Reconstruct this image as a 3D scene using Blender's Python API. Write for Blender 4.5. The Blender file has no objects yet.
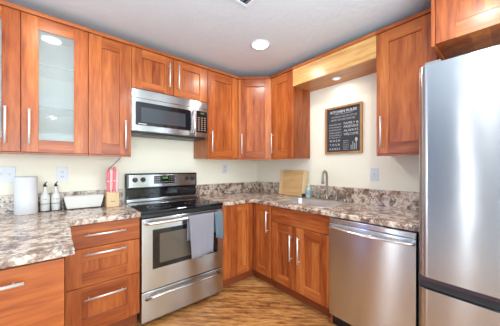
import bpy, bmesh, math, random
from mathutils import Matrix, Vector
random.seed(7)
PI = math.pi
scene = bpy.context.scene
COL = scene.collection

# ------------------------------------------------------------------ camera
cd = bpy.data.cameras.new('camera'); cam = bpy.data.objects.new('camera', cd); COL.objects.link(cam)
cam.location = (-0.4898, -2.5467, 1.2663)
cam.rotation_euler = (PI/2, 0, -0.7016)
cd.sensor_fit = 'HORIZONTAL'; cd.sensor_width = 36.0
cd.lens = 226.3456/500*36.0
cd.shift_y = 4.343/500
cd.clip_start = 0.02
scene.camera = cam
# ------------------------------------------------------------------ colour management, exposure
vs = scene.view_settings
vs.view_transform = 'Standard'; vs.look = 'None'; vs.gamma = 1.0; vs.use_curve_mapping = False
vs.exposure = 0.55
# ------------------------------------------------------------------ world
w = bpy.data.worlds.new('world'); scene.world = w; w.use_nodes = True
w.node_tree.nodes['Background'].inputs[0].default_value = (0.75, 0.87, 1.0, 1)
w.node_tree.nodes['Background'].inputs[1].default_value = 1.0

CEIL = 2.44
XL, YR, W = -3.6, -6.0, 1.8012       # left wall, rear wall, right wall
def area(name, loc, rot, sx, sy, power, col, shape='RECTANGLE', spread=PI):
    l = bpy.data.lights.new(name, 'AREA'); l.shape = shape; l.size = sx
    if shape in ('RECTANGLE', 'ELLIPSE'): l.size_y = sy
    l.energy = power; l.color = col; l.spread = spread
    o = bpy.data.objects.new(name, l); COL.objects.link(o); o.location = loc; o.rotation_euler = rot
    return o
# daylight through the windows of the left and rear walls (outside the picture)
WINL = [(-0.66, -0.50, 0.10, 2.1), (-1.94, -1.83, 0.06, 2.25), (-3.3, -2.48, 0.06, 2.25)]     # left wall: y0,y1,z0,z1
WINB = (-3.22, -2.96, 0.60, 2.1)                                # back wall, beyond the cabinets: x0,x1,z0,z1
WINR = [(-2.9, 1.3, 0.55, 2.15)]                               # rear wall: x0,x1,z0,z1
WL = [(9.0, (0.97, 0.98, 1.0)), (5.5, (0.97, 0.98, 1.0)), (0.55, (0.42, 0.68, 1.0))]     # radiance, colour of the daylight
for (y1, y0, z0, z1), (rad, c_) in zip(WINL, WL):
    area('window_daylight', (XL+0.03, (y0+y1)/2, (z0+z1)/2), (0, -PI/2, 0), z1-z0, abs(y1-y0), rad*PI*(z1-z0)*abs(y1-y0), c_)
x0, x1, z0, z1 = WINB
area('window_daylight', ((x0+x1)/2, -0.03, (z0+z1)/2), (-PI/2, 0, 0), x1-x0, z1-z0, 22.0*PI*(x1-x0)*(z1-z0), (0.20, 0.42, 1.0))
for (x0, x1, z0, z1) in WINR:
    area('window_daylight', ((x0+x1)/2, YR+0.03, (z0+z1)/2), (PI/2, 0, 0), x1-x0, z1-z0, 5.2*PI*(x1-x0)*(z1-z0), (0.80, 0.92, 1.0))
# recessed ceiling lamps: one visible, two mirrored, one added to brighten the refrigerator cabinet
CANS = [(0.985, -0.955), (-0.54, -0.88), (-0.6, -5.2), (0.42, -2.40)]
for (x, y) in CANS:
    area('can_light', (x, y, CEIL-0.012), (0, 0, 0), 0.13, 0.13, 8.0 if x == 0.42 else 4.5, (1.0, 0.95, 0.90), 'DISK')
# added unseen fill lamp behind the camera, aimed up at the ceiling
area('ceiling_bounce_fill', (-0.5, -3.4, 1.2), (PI, 0, 0), 1.6, 1.6, 84, (0.68, 0.88, 1.0))
area('soffit_can_light', (1.645, -1.369, 2.150), (0, 0, 0), 0.06, 0.06, 0.5, (1.0, 0.95, 0.88), 'DISK')

# ------------------------------------------------------------------ materials
def new_mat(name):
    m = bpy.data.materials.new(name); m.use_nodes = True
    nt = m.node_tree
    return m, nt, nt.nodes['Principled BSDF']
def setp(b, col=None, rough=None, metal=None, **kw):
    if col is not None: b.inputs['Base Color'].default_value = (*col, 1)
    if rough is not None: b.inputs['Roughness'].default_value = rough
    if metal is not None: b.inputs['Metallic'].default_value = metal
    for k, v in kw.items(): b.inputs[k.replace('_', ' ')].default_value = v
def srgb(r, g, b):
    f = lambda c: (c/255/12.92) if c/255 <= 0.04045 else ((c/255+0.055)/1.055)**2.4
    return (f(r), f(g), f(b))
def node(nt, t, **kw):
    n = nt.nodes.new(t)
    for k, v in kw.items(): setattr(n, k, v)
    return n
def plain(name, col, rough=0.5, metal=0.0, noise=0.04, scale=40, bump=0.0, **kw):
    m, nt, b = new_mat(name); setp(b, col, rough, metal, **kw)
    tc = node(nt, 'ShaderNodeTexCoord'); n = node(nt, 'ShaderNodeTexNoise'); n.inputs['Scale'].default_value = scale
    nt.links.new(tc.outputs['Object'], n.inputs['Vector'])
    r = node(nt, 'ShaderNodeValToRGB')
    r.color_ramp.elements[0].color = tuple(c*(1-noise) for c in col)+(1,); r.color_ramp.elements[1].color = tuple(min(1, c*(1+noise)) for c in col)+(1,)
    nt.links.new(n.outputs['Fac'], r.inputs['Fac']); nt.links.new(r.outputs['Color'], b.inputs['Base Color'])
    if bump:
        bp = node(nt, 'ShaderNodeBump'); bp.inputs['Strength'].default_value = bump; bp.inputs['Distance'].default_value = 0.01
        nt.links.new(n.outputs['Fac'], bp.inputs['Height']); nt.links.new(bp.outputs['Normal'], b.inputs['Normal'])
    return m
def ramp(nt, stops):
    r = node(nt, 'ShaderNodeValToRGB'); e = r.color_ramp.elements
    while len(e) < len(stops): e.new(0.5)
    for i, (p, c) in enumerate(stops): e[i].position = p; e[i].color = (*c, 1)
    return r
def math_n(nt, op, a=None, b=None):
    n = node(nt, 'ShaderNodeMath'); n.operation = op
    for i, v in enumerate((a, b)):
        if v is None: continue
        if isinstance(v, (int, float)): n.inputs[i].default_value = v
        else: nt.links.new(v, n.inputs[i])
    return n.outputs[0]
def wood(name, dark, mid, light, axis='Z', strip=0.075, rough=0.32, strength=1.0):
    m, nt, b = new_mat(name); setp(b, mid, rough, 0)
    b.inputs['Coat Weight'].default_value = 0.12; b.inputs['Coat Roughness'].default_value = 0.16; b.inputs['Specular IOR Level'].default_value = 0.32
    tc = node(nt, 'ShaderNodeTexCoord'); oi = node(nt, 'ShaderNodeObjectInfo')
    off = node(nt, 'ShaderNodeVectorMath'); off.operation = 'ADD'
    rnd = math_n(nt, 'MULTIPLY', oi.outputs['Random'], 37.0)
    cmb = node(nt, 'ShaderNodeCombineXYZ')
    for i in range(3): nt.links.new(rnd, cmb.inputs[i])
    nt.links.new(tc.outputs['Object'], off.inputs[0]); nt.links.new(cmb.outputs[0], off.inputs[1])
    mp = node(nt, 'ShaderNodeMapping')
    sc = {'Z': (20, 20, 2.0), 'X': (2.0, 20, 20), 'Y': (20, 2.0, 20)}[axis]
    mp.inputs['Scale'].default_value = sc
    nt.links.new(off.outputs[0], mp.inputs['Vector'])
    n1 = node(nt, 'ShaderNodeTexNoise'); n1.inputs['Scale'].default_value = 1.0; n1.inputs['Detail'].default_value = 6; n1.inputs['Distortion'].default_value = 0.25
    nt.links.new(mp.outputs[0], n1.inputs['Vector'])
    n2 = node(nt, 'ShaderNodeTexNoise'); n2.inputs['Scale'].default_value = 4.0; n2.inputs['Detail'].default_value = 5
    nt.links.new(mp.outputs[0], n2.inputs['Vector'])
    sep = node(nt, 'ShaderNodeSeparateXYZ'); nt.links.new(off.outputs[0], sep.inputs[0])
    across = {'Z': sep.outputs[0], 'X': sep.outputs[2], 'Y': sep.outputs[2]}[axis]
    fl = math_n(nt, 'FLOOR', math_n(nt, 'DIVIDE', across, strip))
    wn = node(nt, 'ShaderNodeTexWhiteNoise'); wn.noise_dimensions = '1D'; nt.links.new(fl, wn.inputs['W'])
    s = math_n(nt, 'ADD', math_n(nt, 'MULTIPLY', n1.outputs['Fac'], 0.40), math_n(nt, 'MULTIPLY', n2.outputs['Fac'], 0.26))
    s = math_n(nt, 'ADD', s, math_n(nt, 'MULTIPLY', wn.outputs['Value'], 0.17*strength))
    r = ramp(nt, [(0.24, dark), (0.42, mid), (0.62, light)])
    nt.links.new(s, r.inputs['Fac']); nt.links.new(r.outputs['Color'], b.inputs['Base Color'])
    bp = node(nt, 'ShaderNodeBump'); bp.inputs['Strength'].default_value = 0.05; bp.inputs['Distance'].default_value = 0.002
    nt.links.new(n2.outputs['Fac'], bp.inputs['Height']); nt.links.new(bp.outputs['Normal'], b.inputs['Normal'])
    return m
D_, M_, L_ = srgb(120, 50, 20), srgb(172, 90, 42), srgb(206, 126, 64)
WOOD_V = wood('cherry_wood_upright_grain', D_, M_, L_, 'Z')
WOOD_H = wood('cherry_wood_level_grain', D_, M_, L_, 'X', strip=0.3)
WOOD_Y = wood('cherry_wood_deep_grain', D_, M_, L_, 'Y', strip=0.3)
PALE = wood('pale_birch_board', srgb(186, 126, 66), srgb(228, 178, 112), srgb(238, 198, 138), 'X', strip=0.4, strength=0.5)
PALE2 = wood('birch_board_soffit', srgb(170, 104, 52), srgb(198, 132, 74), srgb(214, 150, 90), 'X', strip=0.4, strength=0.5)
MAPLE = wood('cutting_board_wood', srgb(206, 156, 100), srgb(226, 182, 126), srgb(236, 198, 146), 'X', strip=0.035, rough=0.5)
MAPLE2 = wood('pale_maple_end', srgb(226, 190, 136), srgb(236, 206, 156), srgb(244, 218, 174), 'Z', strip=0.2, rough=0.5)
BLOCKW = wood('light_block_wood', srgb(206, 174, 130), srgb(220, 190, 148), srgb(230, 204, 166), 'Z', strip=0.1, rough=0.5, strength=0.4)
FRAMEW = wood('natural_frame_wood', srgb(150, 104, 60), srgb(186, 138, 88), srgb(206, 160, 108), 'Z', strip=0.3, rough=0.55)
TOEW = plain('dark_toe_board', srgb(136, 66, 32), 0.5)
WALLM = plain('cream_wall_paint', srgb(250, 243, 222), 0.6, noise=0.015, scale=90, bump=0.06)
WHITE = plain('white_plastic', srgb(222, 225, 230), 0.35, noise=0.01)
PAPER = plain('white_paper', srgb(226, 226, 226), 0.9, noise=0.02, scale=120, bump=0.15)
CERAMIC = plain('white_ceramic', srgb(228, 225, 217), 0.15, noise=0.01)
LINER = plain('white_melamine', srgb(200, 200, 194), 0.4, noise=0.01)
BLACKM = plain('black_metal', (0.012, 0.012, 0.013), 0.35)
BLACKG = plain('black_glass', (0.010, 0.010, 0.012), 0.06, noise=0.0)
BLACKP = plain('black_plastic', (0.02, 0.02, 0.022), 0.4)
GREYB = plain('grey_cabinet_paint', srgb(120, 120, 124), 0.45)
CHROME = plain('bright_chrome', (0.80, 0.80, 0.80), 0.12, 1.0, noise=0.0)
NICKEL = plain('brushed_nickel', (0.36, 0.32, 0.28), 0.30, 1.0, noise=0.02)
PINK = plain('pink_plastic', srgb(232, 120, 128), 0.4)
PINKL = plain('pale_pink_plastic', srgb(246, 196, 196), 0.4)
GREEN = plain('green_soap', srgb(178, 202, 176), 0.2)
BLUEL = plain('blue_label', srgb(140, 166, 190), 0.4)
def steel(name, brush='X', rough=0.22, col=(0.52, 0.535, 0.55), aniso=1.0):
    m, nt, b = new_mat(name); setp(b, col, rough, 1.0)
    tc = node(nt, 'ShaderNodeTexCoord'); mp = node(nt, 'ShaderNodeMapping')
    mp.inputs['Scale'].default_value = {'X': (0.6, 300, 300), 'Y': (300, 0.6, 300), 'Z': (300, 300, 0.6)}[brush]
    n = node(nt, 'ShaderNodeTexNoise'); n.inputs['Scale'].default_value = 1.0; n.inputs['Detail'].default_value = 3
    nt.links.new(tc.outputs['Object'], mp.inputs[0]); nt.links.new(mp.outputs[0], n.inputs['Vector'])
    rr = node(nt, 'ShaderNodeMapRange'); rr.inputs['To Min'].default_value = rough*0.85; rr.inputs['To Max'].default_value = rough*1.15
    nt.links.new(n.outputs['Fac'], rr.inputs['Value']); nt.links.new(rr.outputs[0], b.inputs['Roughness'])
    # gentle waviness of the sheet
    n2 = node(nt, 'ShaderNodeTexNoise'); n2.inputs['Scale'].default_value = 2.2
    nt.links.new(tc.outputs['Object'], n2.inputs['Vector'])
    bp = node(nt, 'ShaderNodeBump'); bp.inputs['Strength'].default_value = 0.10; bp.inputs['Distance'].default_value = 0.02
    nt.links.new(n2.outputs['Fac'], bp.inputs['Height']); nt.links.new(bp.outputs['Normal'], b.inputs['Normal'])
    b.inputs['Anisotropic'].default_value = aniso
    tg = node(nt, 'ShaderNodeTangent'); tg.direction_type = 'RADIAL'; tg.axis = 'Z'
    b.inputs['Anisotropic Rotation'].default_value = 0.25
    nt.links.new(tg.outputs[0], b.inputs['Tangent'])
    return m
STEEL = steel('brushed_stainless_steel')
SINKST = plain('satin_sink_steel', (0.66, 0.66, 0.65), 0.33, 0.88, noise=0.02)
BAR = plain('satin_bar_steel', (0.86, 0.85, 0.83), 0.42, 0.65, noise=0.02)
def emis(name, col, s):
    m, nt, b = new_mat(name); setp(b, (0.02, 0.02, 0.02), 0.4)
    b.inputs['Emission Color'].default_value = (*col, 1); b.inputs['Emission Strength'].default_value = s
    return m
LENS = emis('lamp_lens', (1.0, 0.96, 0.9), 9.0)
PUCK = emis('small_lamp_lens', (1.0, 0.96, 0.88), 0.9)
GREENL = emis('green_display', (0.25, 0.9, 0.15), 0.8)
def granite():
    m, nt, b = new_mat('speckled_laminate'); setp(b, (0.5, 0.4, 0.3), 0.16)
    tc = node(nt, 'ShaderNodeTexCoord')
    def nz(scale, detail=5, dist=0.0, off=0):
        mp = node(nt, 'ShaderNodeMapping'); mp.inputs['Location'].default_value = (off, off*0.7, off*1.3)
        n = node(nt, 'ShaderNodeTexNoise'); n.inputs['Scale'].default_value = scale; n.inputs['Detail'].default_value = detail; n.inputs['Distortion'].default_value = dist
        nt.links.new(tc.outputs['Object'], mp.inputs[0]); nt.links.new(mp.outputs[0], n.inputs['Vector'])
        return n.outputs['Fac']
    base = ramp(nt, [(0.34, srgb(112, 82, 68)), (0.44, srgb(166, 134, 114)), (0.52, srgb(212, 192, 172)), (0.60, srgb(222, 204, 186)), (0.70, srgb(170, 138, 118))])
    nt.links.new(nz(17, 8, 0.4), base.inputs['Fac'])
    dk = ramp(nt, [(0.49, (0, 0, 0)), (0.57, (1, 1, 1))]); nt.links.new(nz(62, 6, 0.5, 3.1), dk.inputs['Fac'])
    patch = ramp(nt, [(0.40, (0.12, 0.12, 0.12)), (0.60, (1, 1, 1))]); nt.links.new(nz(9, 4, 0.4, 7.7), patch.inputs['Fac'])
    dkf = math_n(nt, 'MULTIPLY', dk.outputs[0], math_n(nt, 'MULTIPLY', patch.outputs[0], 0.92))
    mx = node(nt, 'ShaderNodeMixRGB'); nt.links.new(dkf, mx.inputs[0]); nt.links.new(base.outputs[0], mx.inputs[1]); mx.inputs[2].default_value = (*srgb(72, 64, 68), 1)
    lt = ramp(nt, [(0.60, (0, 0, 0)), (0.66, (1, 1, 1))]); nt.links.new(nz(85, 4, 0.3, 11.0), lt.inputs['Fac'])
    mx2 = node(nt, 'ShaderNodeMixRGB'); nt.links.new(math_n(nt, 'MULTIPLY', lt.outputs[0], 0.7), mx2.inputs[0]); nt.links.new(mx.outputs[0], mx2.inputs[1]); mx2.inputs[2].default_value = (*srgb(236, 226, 214), 1)
    nt.links.new(mx2.outputs[0], b.inputs['Base Color'])
    return m
GRAN = granite()
def floor_mat():
    m, nt, b = new_mat('hickory_plank_floor'); setp(b, (0.3, 0.15, 0.06), 0.3)
    tc = node(nt, 'ShaderNodeTexCoord'); mp = node(nt, 'ShaderNodeMapping'); mp.inputs['Rotation'].default_value = (0, 0, PI/4)
    nt.links.new(tc.outputs['Object'], mp.inputs[0])
    br = node(nt, 'ShaderNodeTexBrick'); br.offset = 0.37; br.inputs['Scale'].default_value = 1.0
    br.inputs['Brick Width'].default_value = 1.2; br.inputs['Row Height'].default_value = 0.125; br.inputs['Mortar Size'].default_value = 0.0012
    br.inputs['Color1'].default_value = (0, 0, 0, 1); br.inputs['Color2'].default_value = (1, 1, 1, 1); br.inputs['Mortar'].default_value = (0, 0, 0, 1)
    nt.links.new(mp.outputs[0], br.inputs['Vector'])
    sep = node(nt, 'ShaderNodeSeparateXYZ'); nt.links.new(mp.outputs[0], sep.inputs[0])
    wn = node(nt, 'ShaderNodeTexWhiteNoise'); wn.noise_dimensions = '1D'
    nt.links.new(math_n(nt, 'FLOOR', math_n(nt, 'DIVIDE', sep.outputs[1], 0.125)), wn.inputs['W'])
    mp2 = node(nt, 'ShaderNodeMapping'); mp2.inputs['Scale'].default_value = (4.0, 22, 1)
    addv = node(nt, 'ShaderNodeVectorMath'); addv.operation = 'ADD'
    cz = node(nt, 'ShaderNodeCombineXYZ'); nt.links.new(math_n(nt, 'MULTIPLY', wn.outputs['Value'], 9.0), cz.inputs[2]); nt.links.new(math_n(nt, 'MULTIPLY', wn.outputs['Value'], 5.0), cz.inputs[0])
    nt.links.new(mp.outputs[0], mp2.inputs[0]); nt.links.new(mp2.outputs[0], addv.inputs[0]); nt.links.new(cz.outputs[0], addv.inputs[1])
    n1 = node(nt, 'ShaderNodeTexNoise'); n1.inputs['Scale'].default_value = 1.6; n1.inputs['Detail'].default_value = 9; n1.inputs['Roughness'].default_value = 0.70; n1.inputs['Distortion'].default_value = 0.3
    nt.links.new(addv.outputs[0], n1.inputs['Vector'])
    s = math_n(nt, 'ADD', math_n(nt, 'MULTIPLY', n1.outputs['Fac'], 0.85), math_n(nt, 'MULTIPLY', wn.outputs['Value'], 0.12))
    s = math_n(nt, 'ADD', s, math_n(nt, 'MULTIPLY', br.outputs['Color'], 0.06))
    r = ramp(nt, [(0.30, srgb(92, 58, 38)), (0.41, srgb(150, 98, 56)), (0.51, srgb(198, 138, 78)), (0.66, srgb(224, 170, 106))])
    nt.links.new(s, r.inputs['Fac'])
    mx = node(nt, 'ShaderNodeMixRGB'); mx.blend_type = 'MULTIPLY'; nt.links.new(math_n(nt, 'MULTIPLY', br.outputs['Fac'], 0.55), mx.inputs[0]); nt.links.new(r.outputs[0], mx.inputs[1]); mx.inputs[2].default_value = (0.25, 0.16, 0.1, 1)
    nt.links.new(mx.outputs[0], b.inputs['Base Color'])
    bp = node(nt, 'ShaderNodeBump'); bp.inputs['Strength'].default_value = 0.15; bp.inputs['Distance'].default_value = 0.004
    nt.links.new(n1.outputs['Fac'], bp.inputs['Height']); nt.links.new(bp.outputs['Normal'], b.inputs['Normal'])
    return m
FLOORM = floor_mat()
def ceil_mat():
    m, nt, b = new_mat('textured_ceiling_paint'); setp(b, srgb(214, 215, 218), 0.8)
    tc = node(nt, 'ShaderNodeTexCoord'); n = node(nt, 'ShaderNodeTexNoise'); n.inputs['Scale'].default_value = 26; n.inputs['Detail'].default_value = 5
    nt.links.new(tc.outputs['Object'], n.inputs['Vector'])
    bp = node(nt, 'ShaderNodeBump'); bp.inputs['Strength'].default_value = 0.35; bp.inputs['Distance'].default_value = 0.01
    nt.links.new(n.outputs['Fac'], bp.inputs['Height']); nt.links.new(bp.outputs['Normal'], b.inputs['Normal'])
    return m
CEILM = ceil_mat()
def glass_mat(name, tint, frost, rough=0.03, refl=1.0):
    m, nt, b = new_mat(name); nt.nodes.remove(b); out = nt.nodes['Material Output']
    tr = node(nt, 'ShaderNodeBsdfTransparent'); tr.inputs[0].default_value = (*tint, 1)
    gl = node(nt, 'ShaderNodeBsdfGlossy'); gl.inputs['Roughness'].default_value = rough
    tl = node(nt, 'ShaderNodeBsdfDiffuse'); tl.inputs[0].default_value = (0.86, 0.88, 0.87, 1)
    fr = node(nt, 'ShaderNodeFresnel'); fr.inputs['IOR'].default_value = 1.45
    m1 = node(nt, 'ShaderNodeMixShader'); m1.inputs[0].default_value = frost
    m2 = node(nt, 'ShaderNodeMixShader')
    nt.links.new(tr.outputs[0], m1.inputs[1]); nt.links.new(tl.outputs[0], m1.inputs[2])
    nt.links.new(math_n(nt, 'MULTIPLY', fr.outputs[0], refl), m2.inputs[0]); nt.links.new(m1.outputs[0], m2.inputs[1]); nt.links.new(gl.outputs[0], m2.inputs[2])
    nt.links.new(m2.outputs[0], out.inputs[0])
    return m
PANE = glass_mat('reeded_cabinet_glass', (0.93, 0.95, 0.94), 0.14, 0.05, refl=0.7)
SHELFG = glass_mat('shelf_glass', (0.95, 0.97, 0.96), 0.0, refl=0.12)
SHELFE = plain('green_glass_edge', srgb(108, 128, 122), 0.2, noise=0.0)
WINGL = glass_mat('window_glass', (0.95, 0.97, 0.98), 0.0)
OVENGL = plain('oven_window_glass', srgb(92, 84, 74), 0.08, noise=0.02)
MICROGL = plain('microwave_window_glass', srgb(62, 66, 72), 0.10, noise=0.02)
CHALK = plain('charcoal_sign_board', srgb(52, 54, 60), 0.6, noise=0.05)
CHALKW = plain('white_sign_paint', srgb(226, 226, 224), 0.7, noise=0.02)
TOWEL1 = plain('lavender_grey_terry', srgb(142, 140, 148), 0.95, noise=0.10, scale=170, bump=0.5)
TOWEL2 = plain('blue_grey_terry', srgb(104, 120, 130), 0.95, noise=0.10, scale=170, bump=0.5)
INK = plain('dark_ink', (0.03, 0.03, 0.03), 0.6)
RINGM = plain('grey_burner_print', srgb(140, 142, 146), 0.12, noise=0.0)

# ------------------------------------------------------------------ mesh helper
class MB:
    def __init__(s): s.bm = bmesh.new()
    def add(s, t, mi=0, smooth=False, M=None):
        if M is not None: t.transform(M)
        bmesh.ops.recalc_face_normals(t, faces=t.faces)
        for f in t.faces: f.material_index = mi; f.smooth = smooth
        me = bpy.data.meshes.new('t'); t.to_mesh(me); t.free(); s.bm.from_mesh(me); bpy.data.meshes.remove(me)
        return s
    def box(s, x0, x1, y0, y1, z0, z1, mi=0, bev=0.0, seg=2, M=None, only=None):
        t = bmesh.new(); bmesh.ops.create_cube(t, size=1)
        for v in t.verts: v.co = Vector(((x0+x1)/2+v.co.x*(x1-x0), (y0+y1)/2+v.co.y*(y1-y0), (z0+z1)/2+v.co.z*(z1-z0)))
        if bev:
            ed = list(t.edges)
            if only: ed = [e for e in ed if only((e.verts[0].co+e.verts[1].co)/2, e.verts[1].co-e.verts[0].co)]
            bmesh.ops.bevel(t, geom=ed, offset=bev, segments=seg, affect='EDGES', profile=0.5)
        return s.add(t, mi, False, M)
    def cyl(s, p0, p1, r, r2=None, n=20, mi=0, smooth=True):
        p0, p1 = Vector(p0), Vector(p1); d = p1-p0; t = bmesh.new()
        bmesh.ops.create_cone(t, cap_ends=True, segments=n, radius1=r, radius2=r if r2 is None else r2, depth=d.length)
        M = Matrix.Translation((p0+p1)/2) @ d.to_track_quat('Z', 'Y').to_matrix().to_4x4()
        t.transform(M)
        bmesh.ops.recalc_face_normals(t, faces=t.faces)
        for f in t.faces: f.material_index = mi; f.smooth = smooth and len(f.verts) == 4
        me = bpy.data.meshes.new('t'); t.to_mesh(me); t.free(); s.bm.from_mesh(me); bpy.data.meshes.remove(me)
        return s
    def tube(s, pts, r, n=12, mi=0, flat=1.0):
        pts = [Vector(p) for p in pts]; t = bmesh.new(); rings = []
        up = Vector((0, 0, 1))
        prev = None
        for i, p in enumerate(pts):
            d = (pts[min(i+1, len(pts)-1)]-pts[max(i-1, 0)]).normalized()
            if prev is None:
                a = up if abs(d.z) < 0.95 else Vector((1, 0, 0)); u = d.cross(a).normalized()
            else: u = (prev-d*prev.dot(d)).normalized()
            v = d.cross(u); prev = u
            rr = r[i] if isinstance(r, (list, tuple)) else r
            rings.append([t.verts.new(p+u*rr*math.cos(2*PI*k/n)+v*rr*flat*math.sin(2*PI*k/n)) for k in range(n)])
        for a, b in zip(rings, rings[1:]):
            for k in range(n): t.faces.new((a[k], a[(k+1) % n], b[(k+1) % n], b[k]))
        t.faces.new(rings[0]); t.faces.new(rings[-1])
        return s.add(t, mi, True)
    def lathe(s, prof, c=(0, 0, 0), n=28, mi=0, M=None, cap=True):
        t = bmesh.new(); rings = []
        for r, z in prof: rings.append([t.verts.new((c[0]+r*math.cos(2*PI*k/n), c[1]+r*math.sin(2*PI*k/n), c[2]+z)) for k in range(n)])
        for a, b in zip(rings, rings[1:]):
            for k in range(n): t.faces.new((a[k], a[(k+1) % n], b[(k+1) % n], b[k]))
        cap = cap and prof[0] != prof[-1]
        if cap and prof[0][0] > 1e-5: t.faces.new(rings[0])
        if cap and prof[-1][0] > 1e-5: t.faces.new(rings[-1])
        bmesh.ops.remove_doubles(t, verts=t.verts, dist=1e-6)
        return s.add(t, mi, True, M)
    def prism(s, poly, z0, z1, mi=0, M=None, bev=0.0):
        t = bmesh.new(); a = [t.verts.new((x, y, z0)) for x, y in poly]; b = [t.verts.new((x, y, z1)) for x, y in poly]
        n = len(poly); t.faces.new(a); t.faces.new(b)
        for k in range(n): t.faces.new((a[k], a[(k+1) % n], b[(k+1) % n], b[k]))
        if bev: bmesh.ops.bevel(t, geom=list(t.edges), offset=bev, segments=2, affect='EDGES', profile=0.5)
        return s.add(t, mi, False, M)
    def sweep(s, path, prof, mi=0):
        """prof (offset to the outer side, z) swept along a 2-D polyline with mitred corners; outer side = right of travel"""
        t = bmesh.new(); rings = []; P = [Vector((x, y)) for x, y in path]
        for i, p in enumerate(P):
            def nrm(a, b): d = (b-a).normalized(); return Vector((d.y, -d.x))
            if i == 0: nn = nrm(P[0], P[1])
            elif i == len(P)-1: nn = nrm(P[-2], P[-1])
            else:
                n1, n2 = nrm(P[i-1], p), nrm(p, P[i+1]); nn = (n1+n2); nn = nn/nn.dot(n1)
            rings.append([t.verts.new((p.x+nn.x*o, p.y+nn.y*o, z)) for o, z in prof])
        m = len(prof)
        for a, b in zip(rings, rings[1:]):
            for k in range(m): t.faces.new((a[k], a[(k+1) % m], b[(k+1) % m], b[k]))
        t.faces.new(rings[0]); t.faces.new(rings[-1])
        return s.add(t, mi, False)
    def build(s, name, mats, parent=None, loc=(0, 0, 0), rz=0.0):
        me = bpy.data.meshes.new(name); s.bm.to_mesh(me); s.bm.free()
        for m in (mats if isinstance(mats, (list, tuple)) else [mats]): me.materials.append(m)
        o = bpy.data.objects.new(name, me); COL.objects.link(o)
        o.location = loc; o.rotation_euler = (0, 0, rz)
        if parent: o.parent = parent
        return o
def tag(o, label=None, cat=None, group=None, kind=None):
    if label: o['label'] = label
    if cat: o['category'] = cat
    if group: o['group'] = group
    if kind: o['kind'] = kind
    return o
def thing(name, label, cat, loc=(0, 0, 0), rz=0.0, group=None):
    o = bpy.data.objects.new(name, None); o.empty_display_size = 0.05; COL.objects.link(o)
    o.location = loc; o.rotation_euler = (0, 0, rz)
    return tag(o, label, cat, group)
def text_mesh(mb, s, size, M, mi=0, align='CENTER', extrude=0.0006, fit=None, bold=0.0):
    c = bpy.data.curves.new('t', 'FONT'); c.body = s; c.size = size; c.align_x = align; c.extrude = extrude; c.resolution_u = 2; c.offset = bold
    o = bpy.data.objects.new('t', c); COL.objects.link(o)
    dg = bpy.context.evaluated_depsgraph_get(); dg.update()
    me = bpy.data.meshes.new_from_object(o.evaluated_get(dg))
    COL.objects.unlink(o); bpy.data.objects.remove(o); bpy.data.curves.remove(c)
    if fit and len(me.vertices):
        xs = [v.co.x for v in me.vertices]; k = fit/(max(xs)-min(xs)); me.transform(Matrix.Diagonal((k, 1, 1, 1)))
    me.transform(M)
    for p in me.polygons: p.material_index = mi
    mb.bm.from_mesh(me); bpy.data.meshes.remove(me)
FACE_Y = Matrix.Rotation(PI/2, 4, 'X')                     # text standing up, facing -Y

# ------------------------------------------------------------------ the room
def struct(name, mb, mats, parent=None): return tag(mb.build(name, mats, parent), kind='structure')
fl = struct('floor', MB().box(-1.3, W, -3.4, 0, -0.1, 0.0), FLOORM)
tag(MB().box(XL, -1.3, -3.4, 0, -0.1, 0.0).box(XL, W, YR, -3.4, -0.1, 0.0).build('bounce_carpet', plain('pale_grey_bounce_carpet', srgb(206, 206, 204), 0.95, noise=0.06, scale=140, bump=0.3), fl), kind='structure')  # unseen pale floor added to bounce neutral light into the kitchen
struct('ceiling', MB().box(XL, W, YR, 0, CEIL, CEIL+0.1), CEILM)
x0, x1, z0, z1 = WINB
struct('wall_back', MB().box(x1, W+0.12, 0, 0.12, -0.1, CEIL+0.1).box(XL-0.12, x0, 0, 0.12, -0.1, CEIL+0.1).box(x0, x1, 0, 0.12, -0.1, z0).box(x0, x1, 0, 0.12, z1, CEIL+0.1), WALLM)
struct('wall_right', MB().box(W, W+0.12, YR, 0, -0.1, CEIL+0.1), WALLM)
mb = MB(); ys = [0.0]
for (a, b_, z0, z1) in sorted(WINL, reverse=True):
    hi, lo = max(a, b_), min(a, b_)
    mb.box(XL-0.12, XL, hi, ys[-1], -0.1, CEIL+0.1); mb.box(XL-0.12, XL, lo, hi, -0.1, z0); mb.box(XL-0.12, XL, lo, hi, z1, CEIL+0.1); ys.append(lo)
mb.box(XL-0.12, XL, YR, ys[-1], -0.1, CEIL+0.1)
struct('wall_left', mb, plain('blue_grey_reflection_wall', srgb(104, 114, 124), 0.6, noise=0.02, scale=90))  # unseen wall, its colour darkened to dim the refrigerator's reflections
x0, x1, z0, z1 = WINR[0]
struct('wall_rear', MB().box(XL-0.12, x0, YR-0.12, YR, -0.1, CEIL+0.1).box(x1, W+0.12, YR-0.12, YR, -0.1, CEIL+0.1).box(x0, x1, YR-0.12, YR, -0.1, z0).box(x0, x1, YR-0.12, YR, z1, CEIL+0.1), WALLM)
wi = 1
for (a, b_, z0, z1) in WINL:
    lo, hi = min(a, b_), max(a, b_); m = MB(); f = 0.04
    m.box(XL-0.09, XL-0.04, lo, hi, z0, z0+f).box(XL-0.09, XL-0.04, lo, hi, z1-f, z1).box(XL-0.09, XL-0.04, lo, lo+f, z0+f, z1-f).box(XL-0.09, XL-0.04, hi-f, hi, z0+f, z1-f)
    o = struct('window_%d' % wi, m, WHITE); wi += 1
    MB().box(XL-0.067, XL-0.063, lo+f, hi-f, z0+f, z1-f).build('window_pane', WINGL, o)
x0, x1, z0, z1 = WINB; m = MB(); f = 0.03
m.box(x0, x1, 0.04, 0.09, z0, z0+f).box(x0, x1, 0.04, 0.09, z1-f, z1).box(x0, x0+f, 0.04, 0.09, z0+f, z1-f).box(x1-f, x1, 0.04, 0.09, z0+f, z1-f)
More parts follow.
